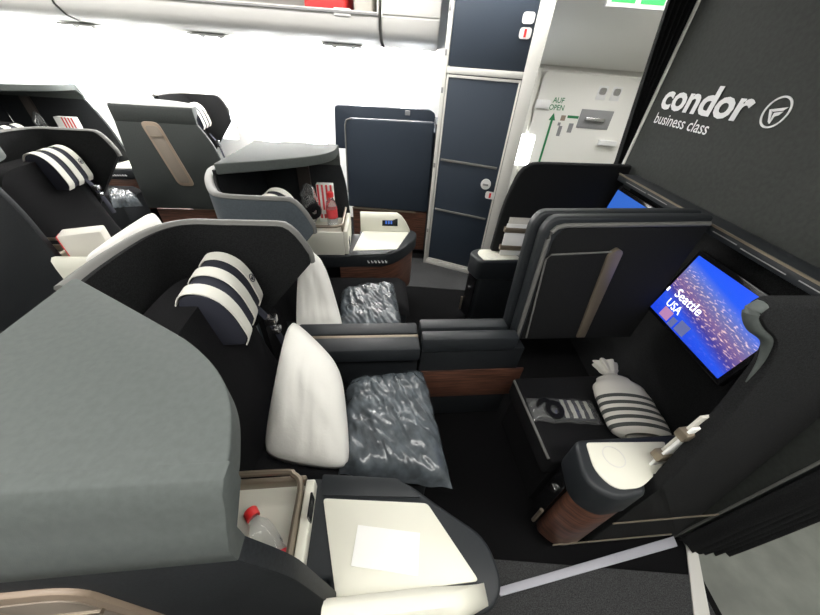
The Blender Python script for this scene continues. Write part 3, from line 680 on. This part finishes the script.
# magazines with straps
for k, (loc, rz, lab) in enumerate((((.855, .495, .617), math.radians(12), 'magazines under two bronze straps against the near side wing'), ((.60, 1.965, .617), math.radians(4), 'magazines under two bronze straps against the far side wing'))):
    if k == 0:
        t = thing('magazine_holder', lab, 'magazine holder', loc, rz, 'magazine holders')
        y0 = .035
    else:
        t = thing('magazine_holder', lab, 'magazine holder', loc, rz, 'magazine holders'); y0 = 0
    for q in range(2):
        mesh_obj('strap', box(-.01, .22, y0 - .030, y0 + .004, .04 + q * .13, .075 + q * .13, .006), 'bronze', t)
    for q in range(2):
        mesh_obj('magazine', box(.0 + q * .01, .20, y0 - .022 + q * .012, y0 - .014 + q * .012, .0 + .02 * q, .23 + .04 * q, .001), 'canvas' if q else 'paper', t)

# ------------------------------------------------------------------ pillows, duvets, pouch and the small things
def pillow(label, corners, thick, seed, extra=1):
    """corners: four 3D points (tl, tr, br, bl)"""
    c = [Vector(p) for p in corners]
    nrm = (c[1] - c[0]).cross(c[3] - c[0]).normalized()
    bm = bmesh.new(); N = 22; sides = []
    for sgn in (1, -1):
        g = []
        for i in range(N + 1):
            row = []
            for j in range(N + 1):
                u_, v_ = i / N, j / N
                p = (c[0] * (1 - u_) + c[1] * u_) * (1 - v_) + (c[3] * (1 - u_) + c[2] * u_) * v_
                e = (max(0, 1 - abs(2 * u_ - 1) ** 3) * max(0, 1 - abs(2 * v_ - 1) ** 3))
                pin = 1 + .05 * (math.sin(u_ * PI) * (abs(2 * v_ - 1) ** 3) + math.sin(v_ * PI) * (abs(2 * u_ - 1) ** 3)) - .10 * (abs(2 * u_ - 1) * abs(2 * v_ - 1)) ** 6
                ctr = (c[0] + c[1] + c[2] + c[3]) / 4
                p = ctr + (p - ctr) * pin
                wr = noise.noise((u_ * 4 + seed, v_ * 4, sgn)) * .012 * e + noise.noise((u_ * 12 + seed, v_ * 5, sgn)) * .005 * e
                row.append(bm.verts.new(p + nrm * sgn * (thick * e ** .5 + wr)))
            g.append(row)
        sides.append(g)
        for i in range(N):
            for j in range(N): bm.faces.new((g[i][j], g[i + 1][j], g[i + 1][j + 1], g[i][j + 1]))
    bmesh.ops.remove_doubles(bm, verts=bm.verts, dist=.002)
    return tag(mesh_obj('pillow', bm, 'pillow', smooth=80), label, 'pillow', 'white pillows')
pillow('plump white pillow leaning on the near front seat', [Pz(289, 317, .86), Pz(341, 368, .74), Pz(350, 470, .52), Pz(262, 456, .54)], .07, 1)
pillow('white pillow half hidden behind the low divider on the far front seat', [Pz(300, 244, .86), Pz(324, 262, .78), Pz(345, 334, .50), Pz(296, 334, .50)], .06, 5)
pillow('crumpled white pillow in front of the seat in the row behind', [Pz(152, 211, .80), Pz(166, 232, .68), Pz(112, 275, .64), Pz(82, 258, .76)], .035, 9)

def duvet(label, quad, z0, z1, seed):
    """duvet in a crinkled plastic bag; quad of xy corners"""
    c = [Vector((p[0], p[1], 0)) for p in quad]; N = 56; bm = bmesh.new(); G = []
    for sgn in (1, -1):
        g = []
        for i in range(N + 1):
            row = []
            for j in range(N + 1):
                u_, v_ = i / N, j / N
                p = (c[0] * (1 - u_) + c[1] * u_) * (1 - v_) + (c[3] * (1 - u_) + c[2] * u_) * v_
                e = max(0, 1 - abs(2 * u_ - 1) ** 5) * max(0, 1 - abs(2 * v_ - 1) ** 5)
                q = Vector(((p.x * .8 + p.y * .6) * 20 + seed, (p.y * .8 - p.x * .6) * 6, seed)); warp = noise.noise_vector(q * .35) * 1.0
                cr = 1 - abs(noise.noise(q * .9 + warp)) * 2.2; cr2 = 1 - abs(noise.noise(q * 2.4 + warp * 2)) * 2.4
                cr3 = 1 - abs(noise.noise(q * 5 + warp * 3)) * 2.4; wr = (.010 * cr + .008 * cr2 + .004 * cr3 - .008) * e
                h = (z1 - z0) * e ** .45
                edge = noise.noise((u_ * 7 + seed, v_ * 7, 2)) * .012
                z = z0 + .006 + h + wr if sgn > 0 else z0 + .002
                row.append(bm.verts.new((p.x + edge, p.y - edge, max(z, z0 + .002))))
            g.append(row)
        for i in range(N):
            for j in range(N): bm.faces.new((g[i][j], g[i + 1][j], g[i + 1][j + 1], g[i][j + 1]))
    bmesh.ops.remove_doubles(bm, verts=bm.verts, dist=.0005)
    return tag(mesh_obj('bagged_duvet', bm, 'plastic', smooth=70), label, 'bedding bag', 'duvets in plastic bags')
duvet('grey duvet in crinkled clear plastic bag on the near front seat', [Pz(346, 372, .55)[:2], Pz(424, 368, .52)[:2], Pz(452, 490, .47)[:2], Pz(338, 472, .5)[:2]], .476, .56, 1.0)
duvet('grey duvet in crinkled clear plastic bag behind the low divider', [Pz(340, 284, .55)[:2], Pz(394, 281, .52)[:2], Pz(404, 338, .47)[:2], Pz(338, 338, .5)[:2]], .476, .56, 4.0)
duvet('small duvet in plastic bag on the rear window seat', [Pz(105, 186, .55)[:2], Pz(135, 192, .55)[:2], Pz(142, 204, .5)[:2], Pz(112, 206, .5)[:2]], .476, .56, 8.0)

# amenity pouch lying on the ottoman
t = thing('amenity_pouch', 'cream drawstring pouch with grey bands and gathered neck on the ottoman', 'pouch', (1.005, .71, .42), math.radians(-3))
def pouch_pt(u_, v_):
    # v along the length (0 bottom, 1 top frill), u round
    prof = [(0, .60), (.04, .95), (.12, 1), (.45, 1), (.6, .93), (.72, .62), (.79, .26), (.82, .20), (.88, .30), (1.0, .42)]
    for (a0, r0), (a1, r1) in zip(prof, prof[1:]):
        if a0 <= v_ <= a1: f = (v_ - a0) / (a1 - a0); f = f * f * (3 - 2 * f); r = r0 + (r1 - r0) * f; break
    an = 2 * PI * u_
    fr = 1 + (.22 * math.sin(an * 7) if v_ > .82 else .05 * math.sin(an * 7) * max(0, v_ - .5))
    x = .125 * r * math.cos(an) * fr; z = .055 * (r ** .7) * math.sin(an) * fr
    dent = .006 * noise.noise((u_ * 6, v_ * 6, 0))
    return Vector((x + dent - .04 * v_, v_ * .36 - .02, .062 + z + .05 * v_))
def pouch_mesh(v0, v1, nv, off=0):
    bm = grid(lambda u_, v_: pouch_pt(u_, v0 + (v1 - v0) * v_), 40, nv)
    if off:
        bmesh.ops.recalc_face_normals(bm, faces=bm.faces); bm.normal_update()
        for v in bm.verts: v.co += Vector((v.co.x, 0, v.co.z - .07)).normalized() * off
    bmesh.ops.remove_doubles(bm, verts=bm.verts, dist=1e-4); return bm
mesh_obj('sack', pouch_mesh(0, 1, 40), 'canvas', t, 70)
for k in range(5): mesh_obj('grey_band', pouch_mesh(.05 + k * .088, .093 + k * .088, 3, .0015), 'stripeg', t, 70)
mesh_obj('drawstring', tube([pouch_pt(k / 20, .81) * 1.0 for k in range(21)], .005), 'canvas', t)

# headset in a clear bag with a striped sleeve
t = thing('headset_bag', 'headset in clear plastic with black and white striped sleeve on the ottoman', 'headset', (.72, .83, .42), math.radians(2))
mesh_obj('striped_sleeve', box(.0, .15, -.045, .045, .002, .018, .006), 'navy', t)
for k in range(4): mesh_obj('white_stripe', box(.012 + k * .037, .030 + k * .037, -.044, .044, .0175, .0195, .0005), 'stripe', t)
for k in range(2):
    mesh_obj('ear_cup', ring((-.065 + .03 * k, .005 - .02 * k, .012 + .012 * k), .02, .042, (1, 0, 0), (0, 1, .2), 24, .016), 'black', t, 60)
def crinkle(u_, v_):
    x = -.135 + .32 * u_; y = -.062 + .124 * v_
    e = (max(0, 1 - (2 * u_ - 1) ** 4) * max(0, 1 - (2 * v_ - 1) ** 4)) ** .5
    return (x, y + .01 * noise.noise((u_ * 5, 1, v_)), .004 + .028 * e + .010 * noise.noise((u_ * 9, v_ * 6, 3)) * e)
mesh_obj('plastic_bag', grid(crinkle, 30, 16), 'clear', t, 70)

# card and bottle on the near console
q = [Pz(358, 525, .603), Pz(420, 533, .603), Pz(418, 576, .603), Pz(351, 566, .603)]
tag(mesh_obj('paper_card', extrude([(p.x, p.y, .6015) for p in q], (0, 0, .003)), 'paper'), 'blank white card lying on the near cream side table', 'card')
def bottle(label, origin, axis_m, sc=1, group='water bottles with red caps', band=True):
    t = thing('water_bottle', label, 'bottle', origin, 0, group); t.matrix_world = axis_m
    mesh_obj('bottle_body', lathe([(.026 * sc, 0), (.031 * sc, .006), (.031 * sc, .05), (.028 * sc, .06), (.031 * sc, .07), (.031 * sc, .115), (.026 * sc, .14), (.014 * sc, .158), (.013 * sc, .172)], 20), 'clear', t, 60)
    if not band: mesh_obj('label_band', lathe([(.0315 * sc, .03), (.0318 * sc, .032), (.0318 * sc, .042), (.0315 * sc, .044)], 20), 'redp', t, 60)
    if band: mesh_obj('label_band', lathe([(.0315 * sc, .052), (.0318 * sc, .054), (.0318 * sc, .10), (.0315 * sc, .102)], 20), 'redp', t, 60)
    mesh_obj('cap', lathe([(.017 * sc, .168), (.018 * sc, .172), (.018 * sc, .19), (.015 * sc, .194)], 20), 'red', t, 50)
    return t
# lying in the tray of the near console, cap towards the seat back
a = Pz(256, 522, .635); b = Pz(285, 575, .635); d = (a - b).normalized(); xx = d.cross(Vector((0, 0, 1))).normalized(); yy = d.cross(xx)
mm_ = Matrix((( xx.x, yy.x, d.x, b.x), (xx.y, yy.y, d.y, b.y), (xx.z, yy.z, d.z, b.z), (0, 0, 0, 1)))
bottle('small water bottle with red cap lying in the near console tray', b, mm_, 1, band=False)
# popcorn bag, bottle and headset bag under the far hood
pb = Wl(-.085, .985, .721)
t = thing('popcorn_bag', 'upright red and white striped paper bag under the far aisle hood', 'paper bag', tuple(pb), TH)
mesh_obj('paper', box(-.055, .055, -.025, .025, 0, .26, .006), 'paper', t)
for k in range(4): mesh_obj('red_stripe', box(-.050 + k * .028, -.037 + k * .028, -.0265, -.0245, .09, .258), 'redp', t)
for k in range(4): mesh_obj('red_letter', box(-.045 + k * .025, -.030 + k * .025, -.0265, -.0245, .03, .06), 'redp', t)
bottle('small water bottle with red cap standing before the striped paper bag', Wl(-.045, .912, .721), Matrix.Translation(Wl(-.045, .912, .721)) @ Matrix.Scale(1.18, 4), 1.0)
def bagged(label, p, h, rz):
    t = thing('bagged_headset', label, 'headset', tuple(p), rz, 'bagged headsets under the hoods')
    mesh_obj('headset', ring((0, 0, h * .5), .03, .055, (1, 0, .1), (0, .25, 1), 24, .03), 'black', t, 60)
    mesh_obj('headset', ring((.03, -.02, h * .36), .02, .05, (1, 0, .1), (0, .25, 1), 24, .03), 'black', t, 60)
    def pk(u_, v_):
        an = 2 * PI * u_; r = .05 * (math.sin(PI * min(1, max(0, v_))) ** .35) + .012 * noise.noise((u_ * 5, v_ * 6, 1))
        return (r * math.cos(an) * 1.15, r * math.sin(an) * .8, .003 + v_ * h)
    mesh_obj('plastic_bag', grid(pk, 24, 20), 'clear', t, 70)
    return t
bagged('headset in clear plastic leaning beside the striped paper bag', Wl(-.19, .935, .721), .27, TH)
# things under the hood of the rear window seat
OW = Vector(p4)
def W4(a, b, z): return OW + UX * a + VY * b + Vector((0, 0, z))
t = thing('popcorn_bag', 'red and white striped paper bag under the rearmost hood', 'paper bag', tuple(W4(-.14, .95, .721)), TH)
mesh_obj('paper', box(-.09, .09, -.03, .03, 0, .30, .006), 'paper', t)
for k in range(4): mesh_obj('red_stripe', box(-.02 + k * .028, -.007 + k * .028, -.0315, -.0295, .05, .298), 'redp', t)
mesh_obj('snack_box', box(-.16, .02, -.07, -.034, 0, .20, .004), 'gold', t)
bagged('headset in clear plastic beside the rearmost paper bag', W4(-.38, .93, .721), .33, TH)

# paper bag and cup on the console of the row behind
OB = Vector(p2)
t = thing('paper_bag', 'cream paper bag with red edge on the console in the row behind', 'paper bag', tuple(OB + UX * .22 - VY * .90 + Vector((0, 0, .601))), TH + .4)
mesh_obj('bag', box(-.09, .09, -.05, .05, 0, .22, .01), 'canvas', t)
mesh_obj('red_edge', box(-.092, -.088, -.048, .0, .02, .215), 'redp', t)

# ------------------------------------------------------------------ window seat furniture, closet, door area
t = thing('window_seat_console', 'dark blue grey screen cabinet with rounded top edge in front of the window wall', 'cabinet', (-.30, 3.0, 0))
mesh_obj('front_panel', extrude([(x, 0, z) for x, z in fillet([(-.40, .48), (-.385, 1.245), (.385, 1.262), (.40, .48)], [0, .05, .02, 0], 5)], (0, .06, 0), .012, 3), 'blue', t, 50)
mesh_obj('cabinet_body', box(-.36, .40, .055, .50, .02, 1.18), 'blue', t)
mesh_obj('rear_panel', extrude([(x, .52, z) for x, z in fillet([(-.62, .9), (-.60, 1.285), (.345, 1.305), (.40, 1.27), (.40, .9)], [0, .04, .03, .02, 0], 4)], (0, .05, 0), .008), 'blue', t, 50)
mesh_obj('panel_latch', box(.10, .15, .505, .522, 1.245, 1.285, .003), 'grey', t)
mesh_obj('top_rim', tube([(-.395, -.002, .62), (-.386, -.002, 1.19), (-.372, -.002, 1.232), (-.335, -.002, 1.245)], .006), 'rim', t)
mesh_obj('bronze_line', box(-.36, .28, -.012, .0, .465, .478), 'bronze', t)
mesh_obj('walnut_skirt', box(-.36, .39, .005, .06, .06, .465), 'wood', t)
mesh_obj('corner_post', box(.40, .43, .0, .5, .02, 1.25), 'edge', t)

CA = math.radians(-19.7)
t = thing('storage_closet', 'tall dark blue closet with cream frame and two doors beyond the far aisle', 'closet', (.111, 2.838, 0), CA)
CW = .66
mesh_obj('carcass', prism([(0.03, .03), (CW - .02, .03), (CW - .20, .78), (.30, .98), (0.02, .88)], .0, CZ - .01), 'blue', t)
for (x0, x1) in ((-.006, .024), (.572, .66)): mesh_obj('frame_post', box(x0, x1, -.012, .04, 0, CZ - .01, .004), 'frame', t)
mesh_obj('frame_rail', box(.024, .572, -.010, .03, 1.600, 1.640, .003), 'frame', t)
mesh_obj('frame_rail', box(.024, .572, -.010, .03, 0.0, .05, .003), 'frame', t)
mesh_obj('upper_door', box(.028, .568, .0, .035, 1.645, CZ - .03, .003), 'blue', t)
ld = mesh_obj('lower_door', box(.028, .568, .0, .035, .055, 1.595, .003), 'blue', t)
mesh_obj('door_frame', box(.028, .042, -.006, .006, .055, 1.595, .002), 'frame', ld); mesh_obj('door_frame', box(.554, .568, -.006, .006, .055, 1.595, .002), 'frame', ld)
mesh_obj('door_frame', box(.042, .554, -.006, .006, 1.578, 1.595, .002), 'frame', ld); mesh_obj('door_frame', box(.042, .554, -.006, .006, .055, .072, .002), 'frame', ld)
for z in (1.02, .592): mesh_obj('rail_strip', box(.055, .535, -.012, .0, z - .009, z + .009, .003), 'rim', ld)
k_ = mesh_obj('round_latch', ring((.475, -.004, .887), .0, .042, (1, 0, 0), (0, 0, 1), 24, .012), 'white2', ld)
mesh_obj('latch_pull', box(.452, .498, -.022, -.014, .876, .892, .003), 'grey', k_)
tp = mesh_obj('warning_plate', extrude([(x, -.012, z) for x, z in fillet([(.49, .775), (.57, .775), (.57, .835), (.49, .835)], .02)], (0, -.004, 0)), 'white2', ld); mesh_obj('red_mark', box(.522, .538, -.018, -.015, .785, .825), 'red', tp)
for z, red in ((1.907, 0), (1.835, 1)):
    tp = mesh_obj('door_plate', extrude([(x, -.002, z + zz) for x, zz in fillet([(.485, -.028), (.56, -.028), (.56, .028), (.485, .028)], .02)], (0, -.006, 0)), 'white2', t)
    if red: mesh_obj('red_mark', box(.515, .53, -.011, -.007, z - .02, z + .02), 'red', tp)
for z in (1.93, 1.70, 1.48, .95, .35): mesh_obj('hinge', box(-.002, .014, -.016, -.008, z, z + .035, .002), 'grey', t)

# door area beyond the closet
DY = 4.0
wp_ = struct(mesh_obj('wall_door', box(.70, X1, DY + .06, DY + .12, 0, CZ), 'doorw'))
d1 = struct(mesh_obj('door_1', extrude([(x, DY, z) for x, z in fillet([(1.19, .02), (1.19, 1.68), (2.30, 1.68), (2.30, .02)], [0, .06, .06, 0], 5)], (0, .055, 0), .012, 3), 'doorw'))
# upper slanted lining over the door, real panel
struct(mesh_obj('trim_1', extrude([(.72, 3.98, 1.72), (.72, 3.30, 2.12), (.72, 3.28, 2.20), (.72, 4.02, 2.20)], (2.6, 0, 0), .01), 'doorw'))
hp_ = [Py(*p, DY - .004) for p in ((620 - 24, 110), (614, 112), (606, 129), (577, 124))]
hp_ = [(Py(584, 109, DY).x, Py(584, 109, DY).z), (Py(614, 112, DY).x, Py(614, 112, DY).z), (Py(606, 130, DY).x, Py(606, 130, DY).z), (Py(576, 126, DY).x, Py(576, 126, DY).z)]
xa = min(p[0] for p in hp_); xb = max(p[0] for p in hp_); za = min(p[1] for p in hp_); zb = max(p[1] for p in hp_)
hb = mesh_obj('handle_recess', box(xa, xb, DY - .010, DY + .0, za, zb, .006), 'grey', d1)
mesh_obj('handle_lever', box(xa + .06, xb - .08, DY - .045, DY - .012, (za + zb) / 2 - .02, (za + zb) / 2 + .02, .008), 'metal', d1)
for p in ((602, 93), (616, 94)):
    q = Py(*p, DY); pl_ = mesh_obj('indicator_plate', box(q.x - .05, q.x + .05, DY - .006, DY, q.z - .06, q.z + .06, .004), 'white2', d1)
    mesh_obj('indicator_window', extrude([(q.x + x, DY - .006, q.z + .015 + z) for x, z in fillet([(-.035, -.03), (.035, -.03), (.035, .03), (-.035, .03)], .025)], (0, -.006, 0)), 'metal', d1)
q = Py(606, 143, DY); mesh_obj('door_stay', box(q.x - .10, q.x + .10, DY - .05, DY, q.z - .025, q.z + .03, .01), 'white2', d1)
q = Py(553, 116, DY); q2 = Py(543, 160, DY)
mesh_obj('arrow_shaft', box(q.x - .012, q.x + .012, DY - .004, DY - .001, q2.z - .25, q.z - .03), 'green', d1)
mesh_obj('arrow_head', extrude([(q.x - .035, DY - .004, q.z - .04), (q.x + .035, DY - .004, q.z - .04), (q.x, DY - .004, q.z + .03)], (0, .003, 0)), 'green', d1)
text_obj('AUF', 'green', d1, (q.x - .05, DY - .003, q.z + .12), (1, 0, 0), (0, 0, 1), .12, .05, .01)
text_obj('OPEN', 'green', d1, (q.x - .07, DY - .003, q.z + .055), (1, 0, 0), (0, 0, 1), .16, .05, .01)
for p, w_, h_, mm in (((563, 118), .05, .05, 'gold'), ((573, 117), .12, .025, 'green'), ((559, 131), .04, .10, 'grey'), ((570, 128), .05, .09, 'grey'), ((559, 124), .03, .03, 'grey')):
    q = Py(*p, DY); mesh_obj('instruction_mark', box(q.x - w_ / 2, q.x + w_ / 2, DY - .003, DY - .0005, q.z - h_ / 2, q.z + h_ / 2), mm, d1)
# door surround between the closet and the door, with a side window
sr = struct(mesh_obj('trim_2', box(.80, 1.165, DY - .0, DY + .055, 0, 1.70, .015, 3), 'doorw'))
q = Py(522, 150, DY); mesh_obj('side_window', extrude([(q.x + x, DY - .004, q.z + z) for x, z in fillet([(-.11, -.16), (.11, -.16), (.11, .16), (-.11, .16)], .03)], (0, .006, 0)), 'sky', sr)
q = Py(527, 92, DY); mesh_obj('grab_slot', box(q.x - .02, q.x + .02, DY - .012, DY, q.z - .16, q.z + .14, .004), 'black', sr)
q = Py(541, 105, DY); mesh_obj('grab_cover', box(q.x - .07, q.x + .09, DY - .03, DY, q.z - .03, q.z + .05, .01), 'white2', sr)
# exit sign
t = thing('exit_sign', 'green and white exit sign hanging from the ceiling by the aircraft door', 'exit sign', (1.40, 3.0, 2.13))
mesh_obj('sign_box', box(-.22, .22, -.01, .03, -.10, .12, .006), 'white2', t)
for x0, x1 in ((-.19, -.03), (.01, .17)): mesh_obj('green_field', box(x0, x1, -.014, -.009, -.075, .06), 'exitg', t)
# ceiling spot over the door area
t = thing('ceiling_light', 'small bright ceiling light over the aircraft door area', 'ceiling light', (1.9, 3.2, CZ)); mesh_obj('diffuser', box(-.35, .35, -.06, .06, -.02, -.004), mat('door_led', (1, 1, 1), .5, emit=((.97, .97, 1), 30)), t); mesh_obj('housing', box(-.37, .37, -.08, .08, -.012, -.001), 'white2', t)
